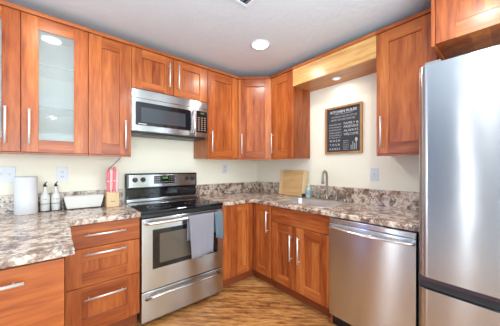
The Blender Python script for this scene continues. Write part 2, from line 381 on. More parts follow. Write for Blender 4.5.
o = struct('window_%d' % wi, m, WHITE); wi += 1
MB().box(x0+f, x1-f, 0.063, 0.067, z0+f, z1-f).build('window_pane', WINGL, o)
x0, x1, z0, z1 = WINR[0]; m = MB(); f = 0.05
m.box(x0, x1, YR-0.09, YR-0.04, z0, z0+f).box(x0, x1, YR-0.09, YR-0.04, z1-f, z1)
for xx in (x0, (x0+x1)/2-f/2, x1-f): m.box(xx, xx+f, YR-0.09, YR-0.04, z0+f, z1-f)
o = struct('window_%d' % wi, m, WHITE)
MB().box(x0+f, (x0+x1)/2-f/2, YR-0.067, YR-0.063, z0+f, z1-f).box((x0+x1)/2+f/2, x1-f, YR-0.067, YR-0.063, z0+f, z1-f).build('window_pane', WINGL, o)

# ------------------------------------------------------------------ cabinet kit (local frame: x along the front, y into the wall, door face at y = 0)
DT = 0.020
def bar_handle(parent, kind, x, z, ln, name='handle'):
    m = MB(); r = 0.0066
    if kind == 'v':
        m.cyl((x, -0.034, z-ln/2), (x, -0.034, z+ln/2), r, n=14)
        for s in (-1, 1): m.cyl((x, -0.034, z+s*ln*0.41), (x, 0.001, z+s*ln*0.41), 0.0045, n=10)
    else:
        m.cyl((x-ln/2, -0.034, z), (x+ln/2, -0.034, z), r, n=14)
        for s in (-1, 1): m.cyl((x+s*ln*0.41, -0.034, z), (x+s*ln*0.41, 0.001, z), 0.0045, n=10)
    return m.build(name, BAR, parent)
def shaker(parent, name, x0, x1, z0, z1, loc=(0, 0, 0), rz=0.0, rail=0.088, stile=0.088, glass=False, slab=False, handle=None):
    """a door or drawer front: stiles, rails and a recessed panel (or a glass pane); handle = (kind, x, z, length)"""
    g = 0.0015; x0 += g; x1 -= g; z0 += g; z1 -= g
    m = MB()
    if slab: m.box(x0, x1, 0, DT, z0, z1, 1, bev=0.0015)
    else:
        m.box(x0, x0+stile, 0, DT, z0, z1, 0, bev=0.0015); m.box(x1-stile, x1, 0, DT, z0, z1, 0, bev=0.0015)
        m.box(x0+stile, x1-stile, 0.0006, DT, z1-rail, z1, 1, bev=0.0012); m.box(x0+stile, x1-stile, 0.0006, DT, z0, z0+rail, 1, bev=0.004, seg=1, only=lambda c, d: c.z > z0+rail-1e-4 and c.y < 0.001)
        if not glass: m.box(x0+stile, x1-stile, 0.0145, DT-0.001, z0+rail-0.006, z1-rail, 0)
    d = m.build(name, [WOOD_V, WOOD_H], parent, loc, rz)
    if glass: MB().box(x0+stile-0.004, x1-stile+0.004, 0.008, 0.012, z0+rail-0.004, z1-rail+0.004).build('glass_pane', PANE, d)
    if handle: bar_handle(d, *handle)
    return d
ZUB, ZCT = 1.358, 2.367
def wall_cabinet(label, x0, z0, wd, depth, loc, rz, doors, name='wall_cabinet', glass=False, crown=(0, 0), shelves=(), group='cherry wall cabinets', lightrail=True, side=0.0):
    """loc = point on the floor plan of the left front door corner; heights are world heights"""
    t = thing(name, label, 'cabinet', (loc[0], loc[1], z0), rz, group)
    h = ZCT-z0; hc = h-0.027; zb = 0.014 if lightrail else 0.0
    if glass:
        th = 0.016; m = MB()
        m.box(0.001, th, DT+0.002, depth, zb, hc).box(wd-th, wd-0.001, DT+0.002, depth, zb, hc).box(th, wd-th, DT+0.002, depth, zb, zb+th).box(th, wd-th, DT+0.002, depth, hc-th, hc).box(th, wd-th, depth-0.008, depth, zb+th, hc-th)
        m.box(wd/2-th/2, wd/2+th/2, DT+0.002, depth-0.008, zb+th, hc-th)
        m.build('carcass', [WOOD_V], t)
        m = MB(); q = 0.0015
        for a, b in ((th, wd/2-th/2), (wd/2+th/2, wd-th)):
            m.box(a, a+q, DT+0.003, depth-0.008, zb+th, hc-th).box(b-q, b, DT+0.003, depth-0.008, zb+th, hc-th).box(a, b, depth-0.0095, depth-0.008, zb+th, hc-th).box(a, b, DT+0.003, depth-0.008, zb+th, zb+th+q).box(a, b, DT+0.003, depth-0.008, hc-th-q, hc-th)
        m.build('interior_lining', LINER, t)
        for zs in shelves:
            for a, b in ((th+0.003, wd/2-th/2-0.003), (wd/2+th/2+0.003, wd-th-0.003)):
                MB().box(a, b, DT+0.02, depth-0.012, zs-z0, zs-z0+0.006, bev=0.001).build('glass_shelf', SHELFG, t)
                MB().box(a, b, DT+0.0175, DT+0.0195, zs-z0, zs-z0+0.006).build('shelf_edge', SHELFE, t)
    else:
        MB().box(0.001, wd-0.001, DT+0.002, depth, zb, hc, bev=0.001).build('carcass', [WOOD_V], t)
    if lightrail: MB().box(0.001, wd-0.001, 0.004, DT+0.03, 0, 0.0135, bev=0.001).build('bottom_rail', [WOOD_H], t)
    MB().box(crown[0], wd-crown[1], -0.014, depth, hc+0.0005, h, bev=0.003).build('crown_strip', [WOOD_H], t)
    for (a, b, kw) in doors: shaker(t, 'door', a, b, zb+0.001, hc-0.001, **kw)
    return t
Y0 = -0.344; DB = 0.343
HL, HZ = 0.245, 1.548-ZUB
wall_cabinet('tall two-door cherry wall cabinet with glass doors at the left of the back wall', -1.0716, ZUB, 0.7610, DB, (-1.0716, Y0), 0,
    [(0, 0.3820, dict(glass=True, handle=('v', 0.3125, HZ, HL))), (0.3830, 0.7610, dict(glass=True, handle=('v', 0.4265, HZ, HL)))], glass=True, shelves=(1.705, 2.01), name='glass_door_cabinet')
wall_cabinet('narrow solid-door cherry wall cabinet between the glass doors and the microwave', -0.3106, ZUB, 0.3096, DB, (-0.3101, Y0), 0,
    [(0, 0.3096, dict(handle=('v', 0.2606, HZ, HL)))])
wall_cabinet('short two-door cherry wall cabinet directly above the microwave', 0, 1.975, 0.7610, DB, (0.0, Y0), 0,
    [(0, 0.3805, dict(handle=('v', 0.334, 0.182, 0.235), rail=0.072)), (0.3805, 0.7610, dict(handle=('v', 0.425, 0.182, 0.235), rail=0.072))], lightrail=False, name='wall_cabinet')
XC = W-0.6211
wall_cabinet('single-door cherry wall cabinet between the microwave and the diagonal corner cabinet', 0.7625, ZUB, XC-0.7625, DB, (0.7625, Y0), 0,
    [(0, XC-0.7635, dict(handle=('v', 0.042, HZ, HL)))], crown=(0, 0.007))
# the diagonal corner cabinet
XR, YC = W-0.3226, -0.6228
def corner_wall():
    t = thing('corner_wall_cabinet', 'cherry corner wall cabinet whose single door stands diagonally across the corner', 'cabinet', (XC, Y0, ZUB), 0, 'cherry wall cabinets')
    dx, dy = XR-XC, YC-Y0; L = math.hypot(dx, dy); rz = math.atan2(dy, dx); h = ZCT-ZUB; hc = h-0.027
    nx, ny = -dy/L, dx/L                      # into the corner
    def off(d, e): return [(d*nx+e*dx/L, d*ny+e*dy/L), (dx+d*nx-e*dx/L, dy+d*ny-e*dy/L)]
    bk = [(W-XC-0.001, YC-Y0), (W-XC-0.001, -Y0-0.001), (0.0005, -Y0-0.001)]
    a, b = off(0.022, 0.0); a = (0.0005, max(a[1], 0.03)); 
    poly = [a, (dx+0.022*nx, YC-Y0+0.001), (W-XC-0.001, YC-Y0+0.001), bk[1], bk[2]]
    MB().prism(poly, 0.014, hc).build('carcass', [WOOD_V], t)
    MB().box(0.004, L-0.004, 0.004, 0.045, 0, 0.0135).build('bottom_rail', [WOOD_H], t, (0, 0, 0), rz)
    e = 0.014; A = (-0.0*nx, -e-0.0)
    cr = [(0.0005-0.006, -e), (dx-e, YC-Y0+0.006), (W-XC-0.001, YC-Y0+0.006), bk[1], bk[2]]
    MB().prism(cr, hc+0.0005, h, bev=0.002).build('crown_strip', [WOOD_H], t)
    shaker(t, 'door', 0.004, L-0.004, 0.015, hc-0.001, rz=rz, stile=0.082, handle=('v', 0.05, HZ, HL))
corner_wall()
DR = 0.3216
wall_cabinet('single-door cherry wall cabinet on the right wall beside the corner, its end panel showing', 0, ZUB, 0.9478-0.6238, DR, (XR, YC-0.0005), -PI/2,
    [(0, 0.3235, dict(handle=('v', 0.030, HZ, HL), stile=0.080))], crown=(0.007, 0))
wall_cabinet('single-door cherry wall cabinet on the right wall between the framed sign and the refrigerator', 0, ZUB, 0.388, DR, (XR, -1.8050), -PI/2,
    [(0, 0.388, dict(handle=('v', 0.042, HZ, HL)))])
# valance box over the sink
def valance():
    L = 1.8040-0.9488
    t = thing('valance_box', 'pale birch valance box with a darker underside spanning over the sink', 'valance', (XR, -0.9488, 2.16), -PI/2)
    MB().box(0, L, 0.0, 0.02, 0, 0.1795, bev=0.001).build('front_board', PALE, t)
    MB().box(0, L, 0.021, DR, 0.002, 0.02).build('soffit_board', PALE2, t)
    MB().box(0, L, -0.014, 0.05, 0.1805, 0.207, bev=0.003).build('crown_strip', WOOD_H, t)
valance()
# cabinet over the refrigerator
def fridge_cab():
    xf = W-0.6038; y0 = -2.2140; wd = 0.78
    t = thing('refrigerator_wall_cabinet', 'deep cherry cabinet hung above the refrigerator', 'cabinet', (xf, y0, 1.978), -PI/2, 'cherry wall cabinets')
    h = 0.389; dp = 0.602
    MB().box(0, 0.018, -0.001, dp, 0, h, bev=0.001).build('side_panel', WOOD_V, t)
    MB().box(wd-0.018, wd, -0.001, dp, 0, h, bev=0.001).build('side_panel', WOOD_V, t)
    MB().box(0.019, wd-0.019, DT+0.002, dp, 0.016, h-0.028).build('carcass', [WOOD_V], t)
    MB().box(0, wd, -0.014, dp, h+0.0005, h+0.026, bev=0.003).build('crown_strip', WOOD_H, t)
    hw = (wd-0.038)/2
    shaker(t, 'door', 0.019, 0.019+hw, 0.010, h-0.002, handle=('v', hw-0.03, 0.13, 0.2), stile=0.09)
    shaker(t, 'door', 0.019+hw, wd-0.019, 0.010, h-0.002, handle=('v', 0.019+hw+0.05, 0.13, 0.2), stile=0.09)
fridge_cab()

# ------------------------------------------------------------------ base cabinets
YB = -0.624; CT = 0.914
def drawer_base():
    wd = 0.458
    t = thing('drawer_base_cabinet', 'cherry base cabinet with three drawers just left of the range', 'cabinet', (-0.4595, YB, 0), 0, 'cherry base cabinets')
    MB().box(0.001, wd-0.001, DT+0.002, 0.60, 0.112, 0.874, bev=0.001).build('carcass', [WOOD_V], t)
    MB().box(0.001, wd-0.001, 0.075, 0.095, 0.0, 0.111).build('toe_kick', TOEW, t)
    shaker(t, 'drawer', 0, wd, 0.7085, 0.872, slab=True, handle=('h', wd/2, 0.800, 0.25))
    shaker(t, 'drawer', 0, wd, 0.4435, 0.7065, handle=('h', wd/2, 0.668, 0.25), rail=0.088)
    shaker(t, 'drawer', 0, wd, 0.1200, 0.4415, handle=('h', wd/2, 0.362, 0.25), rail=0.094)
drawer_base()
def deep_base():
    wd = 0.61; y0 = -1.25
    t = thing('end_base_cabinet', 'cherry cabinet with one plain front and a level bar handle under the jutting counter', 'cabinet', (-0.469-wd, y0, 0), 0, 'cherry base cabinets')
    MB().box(0.001, wd-0.002, DT+0.002, 0.59, 0.112, 0.874, bev=0.001).box(0.001, wd-0.012, 0.64, 1.2, 0.112, 0.874).box(0.001, wd-0.012, 0.59, 0.64, 0.112, 0.874).build('carcass', [WOOD_V], t)
    MB().box(0.001, wd-0.002, 0.075, 0.095, 0, 0.111).build('toe_kick', TOEW, t)
    shaker(t, 'front_panel', 0, wd, 0.12, 0.866, slab=True, handle=('h', wd-0.126-0.18, 0.806, 0.36))
deep_base()
XB = W-0.623
def corner_base():
    t = thing('corner_base_cabinet', 'cherry corner base cabinet with two doors meeting at the inside corner', 'cabinet', (0.7695, YB, 0), 0, 'cherry base cabinets')
    dx = XB-0.7695
    # carcass, local frame of the back run
    MB().box(0.001, W-0.7695-0.001, DT+0.002, -YB-0.001, 0.112, 0.874).box(dx+DT+0.002, W-0.7695-0.001, -0.225, DT+0.002, 0.112, 0.874).box(dx+DT+0.002, W-0.7695-0.001, -0.288, -0.225, 0.112, 0.70).box(dx+DT+0.002, dx+0.038, -0.288, -0.225, 0.70, 0.874).build('carcass', [WOOD_V], t)
    MB().box(0.001, dx+0.076, 0.075, 0.095, 0, 0.111).box(dx+0.076, dx+0.095, -0.288, 0.095, 0, 0.111).build('toe_kick', TOEW, t)
    MB().box(0.001, 0.106, 0.0, DT, 0.12, 0.873, bev=0.001).build('filler_strip', [WOOD_V], t)
    shaker(t, 'door', 0.1075, dx-0.002, 0.12, 0.873, rail=0.075, stile=0.080)
    shaker(t, 'door', 0.004, 0.286, 0.12, 0.873, loc=(dx, 0, 0), rz=-PI/2, rail=0.075, stile=0.080, handle=('v', 0.242, 0.70, 0.225))
corner_base()
def sink_base():
    y0 = -0.9135; wd = 1.5670-0.9135
    t = thing('sink_base_cabinet', 'cherry sink base cabinet with two doors under a false drawer front', 'cabinet', (XB, y0, 0), -PI/2, 'cherry base cabinets')
    m = MB(); dp = 0.62
    m.box(0.001, 0.018, DT+0.002, dp, 0.112, 0.70).box(wd-0.018, wd-0.001, DT+0.002, dp, 0.112, 0.874).box(0.018, wd-0.018, DT+0.002, dp, 0.112, 0.13).box(0.018, wd-0.018, dp-0.015, dp, 0.13, 0.7).box(0.018, wd-0.018, DT+0.002, 0.038, 0.13, 0.874)
    m.build('carcass', [WOOD_V], t)
    MB().box(0.001, wd-0.001, 0.075, 0.095, 0, 0.111).build('toe_kick', TOEW, t)
    shaker(t, 'false_front', 0, wd, 0.715, 0.872, slab=True)
    shaker(t, 'door', 0, wd/2-0.014, 0.12, 0.713, rail=0.085, stile=0.085, handle=('v', 0.264, 0.512, 0.245))
    shaker(t, 'door', wd/2-0.014, wd, 0.12, 0.713, rail=0.085, stile=0.085, handle=('v', 0.356, 0.512, 0.245))
    MB().box(wd-0.0005, wd+0.0055, DT+0.002, 0.62, 0.0, 0.874).build('end_panel', [WOOD_V], t)
sink_base()

# ------------------------------------------------------------------ countertops
def nose(r=0.013, b=0.02, z0=CT-0.038, z1=CT):
    pr = [(0.0, z0)]
    pr += [(b-0.004, z0), (b, z0+0.004)]
    for k in range(7):
        a = k/6*PI/2; pr.append((b-r+r*math.cos(a), z1-r+r*math.sin(a)))
    pr.append((0.0, z1))
    return pr
def counters():
    # left run: outer edge walked so that the front is at the right of travel
    b = 0.02; z0, z1 = CT-0.038, CT
    xe, yd, yf, xl = -0.436, -1.273, -0.646, -1.14
    xr = -0.002
    m = MB()
    m.box(xl, xe-b, yd+b, -0.0215, z0, z1).box(xe-b, xr, yf+b, -0.0215, z0, z1)
    m.sweep([(xl, yd+b), (xe-b, yd+b), (xe-b, yf+b), (xr, yf+b)], nose())
    t = thing('countertop', 'speckled beige laminate counter left of the range with a stepped front edge', 'countertop', (-0.5, -0.5, z0))
    o = m.build('worktop', GRAN, t, (0.5, 0.5, -z0))
    MB().box(xl, xr, -0.0205, -0.001, z1-0.0375, 1.052, bev=0.004, seg=2).build('backsplash', GRAN, t, (0.5, 0.5, -z0))
    # right run with the sink cut-out
    xi, yi, ye = W-0.6436, -0.646, -2.172
    xs0, xs1, ys0, ys1 = SINK
    m = MB()
    m.box(0.765, W-0.0215, yi+b, -0.0215, z0, z1)
    m.box(xi+b, W-0.0215, ys1, yi+b, z0, z1)
    m.box(xi+b, xs0, ys0, ys1, z0, z1).box(xs1, W-0.0215, ys0, ys1, z0, z1)
    m.box(xi+b, W-0.0215, ye, ys0, z0, z1)
    m.sweep([(0.765, yi+b), (xi+b, yi+b), (xi+b, ye)], nose())
    t = thing('countertop', 'speckled beige laminate counter wrapping the corner and holding the sink', 'countertop', (1.2, -0.5, z0))
    m.build('worktop', GRAN, t, (-1.2, 0.5, -z0))
    MB().box(0.765, W-0.0215, -0.0205, -0.001, z1-0.0375, 1.052, bev=0.004).build('backsplash', GRAN, t, (-1.2, 0.5, -z0))
    MB().box(W-0.0205, W-0.001, ye, -0.001, z1-0.0375, 1.060, bev=0.004).build('backsplash', GRAN, t, (-1.2, 0.5, -z0))
SINK = (1.265, 1.665, -1.455, -0.885)      # the basin opening: x0,x1,y0,y1
counters()
def sink():
    xs0, xs1, ys0, ys1 = SINK
    ox0, ox1, oy0, oy1 = xs0-0.025, xs1+0.095, ys0-0.025, ys1+0.025
    t = thing('kitchen_sink', 'drop-in stainless steel sink set in the right counter', 'sink', ((xs0+xs1)/2, (ys0+ys1)/2, CT))
    L = (-(xs0+xs1)/2, -(ys0+ys1)/2, -CT)
    def rr(x0, x1, y0, y1, r, n=6):
        P = []
        for cx, cy, a0 in ((x1-r, y1-r, 0), (x0+r, y1-r, 90), (x0+r, y0+r, 180), (x1-r, y0+r, 270)):
            for k in range(n+1): a = math.radians(a0+90*k/n); P.append((cx+r*math.cos(a), cy+r*math.sin(a)))
        return P
    i = 0.004
    loops = [(rr(ox0, ox1, oy0, oy1, 0.04), CT+0.001), (rr(ox0+.004, ox1-.004, oy0+.004, oy1-.004, 0.038), CT+0.006),
             (rr(xs0+i, xs1-i, ys0+i, ys1-i, 0.05), CT+0.004), (rr(xs0+i+.01, xs1-i-.01, ys0+i+.01, ys1-i-.01, 0.05), CT-0.012),
             (rr(xs0+.025, xs1-.025, ys0+.025, ys1-.025, 0.06), CT-0.165), (rr(xs0+.06, xs1-.06, ys0+.06, ys1-.06, 0.05), CT-0.185)]
    bm = bmesh.new(); R = [[bm.verts.new((x, y, z)) for x, y in P] for P, z in loops]
    for a, b in zip(R, R[1:]):
        n = len(a)
        for k in range(n): bm.faces.new((a[k], a[(k+1) % n], b[(k+1) % n], b[k]))
    bm.faces.new(R[-1])
    m = MB(); bmesh.ops.recalc_face_normals(bm, faces=bm.faces)
    for f in bm.faces: f.smooth = True
    me = bpy.data.meshes.new('t'); bm.to_mesh(me); bm.free(); m.bm.from_mesh(me); bpy.data.meshes.remove(me)
    o = m.build('basin', SINKST, t, L)
    MB().lathe([(0.0, 0.0), (0.02, 0.0), (0.03, 0.003), (0.042, 0.004), (0.045, 0.001), (0.0, 0.001)], ((xs0+xs1)/2, (ys0+ys1)/2, CT-0.185)).build('drain', CHROME, t, L)
sink()
def faucet():
    bx, by, bz = 1.715, -1.220, CT+0.0065
    t = thing('kitchen_faucet', 'brushed nickel gooseneck faucet with two lever handles behind the sink', 'faucet', (bx, by, bz))
    MB().prism([(0.025*math.cos(a)*1.0, 0.13*math.sin(a)) for a in [2*PI*k/28 for k in range(28)]], 0, 0.006, bev=0.002).build('deck_plate', NICKEL, t)
    pts = [(0, 0, 0.006), (0, 0, 0.05), (0, 0, 0.24)]
    R = 0.066; ux, uy = -0.97, -0.24
    for k in range(1, 13):
        a = PI*k/12*0.97; d = R-R*math.cos(a); pts.append((ux*d, uy*d, 0.24+R*math.sin(a)))
    e = pts[-1]; pts += [(e[0]+ux*0.004, e[1]+uy*0.004, 0.20), (e[0]+ux*0.006, e[1]+uy*0.006, 0.175)]
    rs = [0.017, 0.0125]+[0.0125]*(len(pts)-4)+[0.0150, 0.0165]
    MB().tube(pts, rs, 16).lathe([(0.024, 0.006), (0.024, 0.014), (0.016, 0.03), (0.0135, 0.05)], n=24).build('spout', NICKEL, t)
    for s in (1, -1):
        y = s*0.108
        m = MB().lathe([(0.022, 0.006), (0.022, 0.012), (0.015, 0.03), (0.013, 0.055), (0.016, 0.06), (0.016, 0.075), (0.008, 0.085), (0, 0.086)], (0, y, 0), 20)
        m.tube([(0, y, 0.07), (-0.02, y+s*0.015, 0.078), (-0.045, y+s*0.035, 0.092)], [0.007, 0.006, 0.0075], 10)
        m.build('handle', NICKEL, t)
    s = thing('sink_sprayer', 'brushed nickel side sprayer standing at the right end of the sink', 'sprayer', (bx, -1.420, bz))
    MB().lathe([(0.022, 0.0), (0.022, 0.006), (0.016, 0.02), (0.014, 0.03)], n=20).build('holder', NICKEL, s)
    MB().lathe([(0.011, 0.031), (0.012, 0.06), (0.015, 0.085), (0.017, 0.105), (0.014, 0.118), (0, 0.12)], n=18).tube([(0, 0, 0.1), (-0.018, 0.006, 0.112), (-0.03, 0.01, 0.112)], [0.012, 0.011, 0.010], 12).build('spray_head', NICKEL, s)
faucet()

# ------------------------------------------------------------------ range
def kitchen_range():
    t = thing('kitchen_range', 'stainless steel electric range with a black glass cooktop', 'range', (0.381, -0.33, 0))
    L = (-0.381, 0.33, 0)
    MB().box(0.003, 0.759, -0.62, -0.03, 0.03, 0.893, bev=0.002).build('body', BLACKM, t, L)
    for x in (0.05, 0.71):
        for y in (-0.56, -0.08): MB().cyl((x, y, 0.0), (x, y, 0.0295), 0.018).build('foot', BLACKP, t, L)
    c = MB().box(0.001, 0.761, -0.655, -0.088, 0.894, 0.916, bev=0.006, seg=3).build('cooktop', BLACKG, t, L)
    for (x, y, r) in ((0.20, -0.47, 0.10), (0.56, -0.47, 0.115), (0.20, -0.22, 0.075), (0.56, -0.22, 0.09)):
        m = MB()
        for q in (r, r*0.62):
            bm = bmesh.new(); n = 48
            a = [bm.verts.new((x+q*math.cos(2*PI*k/n), y+q*math.sin(2*PI*k/n), 0.9164)) for k in range(n)]
            b = [bm.verts.new((x+(q-.005)*math.cos(2*PI*k/n), y+(q-.005)*math.sin(2*PI*k/n), 0.9164)) for k in range(n)]
            for k in range(n): bm.faces.new((a[k], a[(k+1) % n], b[(k+1) % n], b[k]))
            m.add(bm)
        m.build('burner_ring', RINGM, c)
    # backguard
    bg = MB().box(0.014, 0.762, -0.062, -0.004, 0.9175, 1.195, bev=0.004).box(0.014, 0.762, -0.087, -0.004, 1.045, 1.205, bev=0.010, seg=4)
    g = bg.build('backguard', BLACKG, t, L)
    MB().box(0.014, 0.762, -0.0865, -0.0625, 0.9175, 0.946, bev=0.004).build('rear_trim', STEEL, g)
    MB().box(0.034, 0.744, -0.0900, -0.0872, 1.064, 1.190, bev=0.001).build('control_fascia', STEEL, g)
    d = MB().box(0.272, 0.490, -0.0925, -0.0902, 1.094, 1.178, bev=0.001).build('display_panel', BLACKG, g)
    m = MB(); text_mesh(m, '12:30', 0.026, Matrix.Translation((0.385, -0.0932, 1.147)) @ FACE_Y); m.build('clock_digits', GREENL, d)
    m = MB()
    for xx in (0.286, 0.306, 0.326, 0.436, 0.456, 0.474):
        for zz in (1.112, 1.138, 1.160): m.box(xx-0.006, xx+0.006, -0.0932, -0.0926, zz-0.003, zz+0.003)
    m.box(0.345, 0.42, -0.0932, -0.0926, 1.109, 1.113).build('key_marks', plain('pale_key_print', srgb(150, 140, 130), 0.5), d)
    for x in (0.090, 0.164, 0.632, 0.700):
        MB().cyl((x, -0.0902, 1.140), (x, -0.098, 1.140), 0.024, n=24).cyl((x, -0.098, 1.140), (x, -0.116, 1.140), 0.020, 0.017, n=24).box(x-0.004, x+0.004, -0.121, -0.115, 1.123, 1.158, bev=0.001).build('knob', BLACKP, g)
    # oven door
    MB().box(0.002, 0.760, -0.640, -0.622, 0.862, 0.892, bev=0.003).build('vent_trim', BLACKM, t, L)
    dr = MB().box(0.003, 0.759, -0.660, -0.622, 0.285, 0.858, bev=0.005, seg=3).build('oven_door', STEEL, t, L)
    w_ = MB().box(0.085, 0.690, -0.6625, -0.6602, 0.449, 0.765, bev=0.001).build('window_frame', BLACKG, dr)
    MB().box(0.138, 0.640, -0.6650, -0.6628, 0.488, 0.728, bev=0.001).build('oven_window', OVENGL, w_)
    hz = 0.826; hp = [(0.030, -0.668, hz), (0.033, -0.688, hz), (0.050, -0.704, hz+.001), (0.10, -0.710, hz+.002), (0.381, -0.712, hz+.002), (0.662, -0.710, hz+.002), (0.712, -0.704, hz+.001), (0.729, -0.688, hz), (0.732, -0.668, hz)]
    MB().tube(hp, [0.012]+[0.0135]*7+[0.012], 16).box(0.020, 0.046, -0.674, -0.6602, hz-.014, hz+.014, bev=0.003).box(0.716, 0.742, -0.674, -0.6602, hz-.014, hz+.014, bev=0.003).build('handle', CHROME, dr)
    # storage drawer
    sd = MB().box(0.003, 0.759, -0.656, -0.622, 0.040, 0.276, bev=0.005, seg=3).build('storage_drawer', STEEL, t, L)
    pts = []
    for k in range(17):
        u = k/16; x = 0.035+0.692*u; s = min(1, min(u, 1-u)/0.10); s = math.sin(s*PI/2)
        pts.append((x, -0.662-0.030*s, 0.222+0.020*s))
    MB().tube(pts, 0.0115, 14).build('handle', STEEL, sd)
kitchen_range()

# ------------------------------------------------------------------ microwave
def microwave():
    t = thing('microwave_oven', 'stainless steel over-range microwave with a black window', 'microwave', (0.381, -0.17, 1.577))
    L = (-0.381, 0.17, -1.577); y = -0.350
    MB().box(0.002, 0.759, y+0.028, -0.002, 1.592, 1.972, bev=0.002).build('body', GREYB, t, L)
    MB().box(0.010, 0.750, y+0.04, -0.03, 1.576, 1.591, bev=0.002).box(0.10, 0.34, -0.27, -0.10, 1.573, 1.577).box(0.42, 0.66, -0.27, -0.10, 1.573, 1.577).build('underside_vent', BLACKM, t, L)
    MB().box(0.001, 0.760, y+0.002, y+0.027, 1.894, 1.972, bev=0.004, seg=3).build('top_trim', STEEL, t, L)
    d = MB().box(0.001, 0.612, y, y+0.027, 1.594, 1.892, bev=0.004, seg=3).build('door', STEEL, t, L)
    f = MB().box(0.032, 0.560, y-0.003, y-0.0002, 1.648, 1.858, bev=0.012, seg=4, only=lambda c, dd: abs(dd.y) > 0.001 and abs(dd.x)+abs(dd.z) < 1e-5).build('window_frame', BLACKG, d)
    MB().box(0.078, 0.500, y-0.005, y-0.0032, 1.678, 1.812, bev=0.0005).build('window', MICROGL, f)
    MB().box(0.055, 0.125, y-0.0045, y-0.0032, 1.656, 1.664).build('small_mark', plain('pale_print', srgb(190, 190, 190), 0.5), f)
    hp = [(0.592, y-0.004, 1.630), (0.590, y-0.026, 1.640), (0.587, y-0.036, 1.665), (0.586, y-0.038, 1.745), (0.587, y-0.036, 1.825), (0.590, y-0.026, 1.85), (0.592, y-0.004, 1.86)]
    MB().tube(hp, [0.012]+[0.0125]*5+[0.012], 14).build('handle', CHROME, d)
    c = MB().box(0.613, 0.760, y, y+0.027, 1.594, 1.892, bev=0.004, seg=3).build('control_panel', STEEL, t, L)
    k = MB().box(0.626, 0.750, y-0.003, y-0.0002, 1.640, 1.868, bev=0.001).build('keypad', BLACKG, c)
    m = MB(); pm = plain('warm_key_print', srgb(176, 138, 120), 0.5)
    for i in range(7):
        for j in range(3): m.box(0.640+j*0.036, 0.660+j*0.036, y-0.0036, y-0.0031, 1.660+i*0.022, 1.668+i*0.022)
    m.build('key_marks', pm, k)
    m = MB(); text_mesh(m, '12:30', 0.020, Matrix.Translation((0.688, y-0.0034, 1.838)) @ FACE_Y); m.build('clock_digits', emis('dim_display', (0.5, 0.9, 0.4), 0.4), k)
microwave()

# ------------------------------------------------------------------ dishwasher
def dishwasher():
    xf = W-0.650; y0 = -1.5755; wd = 0.580
    t = thing('dishwasher', 'stainless steel dishwasher under the counter beside the refrigerator', 'dishwasher', (xf, y0, 0), -PI/2)
    MB().box(0.002, wd-0.002, 0.05, 0.60, 0.10, 0.866).build('tub', GREYB, t)
    d = MB().box(0.002, wd-0.002, 0.0, 0.048, 0.105, 0.830, bev=0.006, seg=4).build('door', STEEL, t)
    MB().box(0.002, wd-0.002, 0.002, 0.048, 0.8325, 0.8685, bev=0.004).build('control_strip', STEEL, t)
    m = MB(); pts = []
    for k in range(21):
        u = k/20; x = 0.006+(wd-0.012)*u; b = math.sin(PI*u)
        pts.append((x, -0.012-0.030*b**0.7, 0.803-0.006*b))
    m.tube(pts, 0.017, 14, flat=0.62)
    m.build('handle', CHROME, d)
    MB().box(0.004, wd-0.004, 0.06, 0.08, 0.0, 0.099).build('kick_plate', BLACKM, t)
dishwasher()
# ------------------------------------------------------------------ refrigerator
def fridge():
    xf = W-0.7498; y0 = -2.180; wd = 0.76
    t = thing('refrigerator', 'tall stainless steel bottom-freezer refrigerator at the right edge', 'refrigerator', (xf, y0, 0), -PI/2)
    MB().box(0.004, wd-0.004, 0.082, 0.735, 0.03, 1.81, bev=0.004).build('body', GREYB, t)
    rv = lambda c, d: abs(d.z) > 0.1 and c.y < 0.04
    MB().box(0.0, wd, 0.0, 0.078, 0.664, 1.8275, bev=0.048, seg=14, only=rv).build('fridge_door', STEEL, t)
    MB().box(0.0, wd, 0.0, 0.078, 0.06, 0.598, bev=0.048, seg=14, only=rv).build('freezer_drawer', STEEL, t)
    MB().box(0.004, wd-0.004, 0.022, 0.0815, 0.600, 0.662).build('handle_recess', BLACKP, t)
    MB().box(0.004, wd-0.004, 0.006, 0.04, 0.640, 0.6625, bev=0.003).build('door_bottom_trim', plain('dark_plum_trim', srgb(58, 46, 58), 0.3), t)
    MB().box(0.02, wd-0.02, 0.09, 0.11, 0.0, 0.03).build('kick_plate', BLACKP, t)
    for a, b in ((0.03, 0.10), (wd-0.10, wd-0.03)): MB().box(a, b, 0.02, 0.12, 1.829, 1.848, bev=0.004).build('hinge_cover', GREYB, t)
fridge()

# ------------------------------------------------------------------ ceiling fittings
def can(x, y):
    t = thing('recessed_ceiling_light', 'lit round recessed lamp in the ceiling before the corner', 'ceiling light', (x, y, CEIL-0.001))
    MB().lathe([(0.078, 0.0), (0.095, 0.0), (0.095, -0.003), (0.080, -0.007), (0.074, -0.004)], cap=False).build('trim_ring', WHITE, t)
    MB().lathe([(0.0, -0.001), (0.073, -0.001), (0.073, -0.003), (0.0, -0.003)]).build('lens', LENS, t)
    return t
can(*CANS[0])
for c, lb in zip(CANS[1:], ('lit recessed lamp in the ceiling before the glass doors, mirrored in their glass', 'lit recessed lamp in the ceiling near the rear window', 'unseen recessed lamp added to brighten the cabinet above the refrigerator')):
    can(*c)['label'] = lb
t = thing('soffit_light', 'small round lamp set in the underside of the valance', 'lamp', (1.645, -1.369, 2.1605))
MB().lathe([(0.030, 0.0), (0.044, 0.0), (0.044, -0.002), (0.036, -0.006), (0.030, -0.004)], cap=False).build('trim_ring', WHITE, t)
MB().lathe([(0.0, -0.001), (0.029, -0.001), (0.029, -0.004), (0.0, -0.004)]).build('lens', PUCK, t)
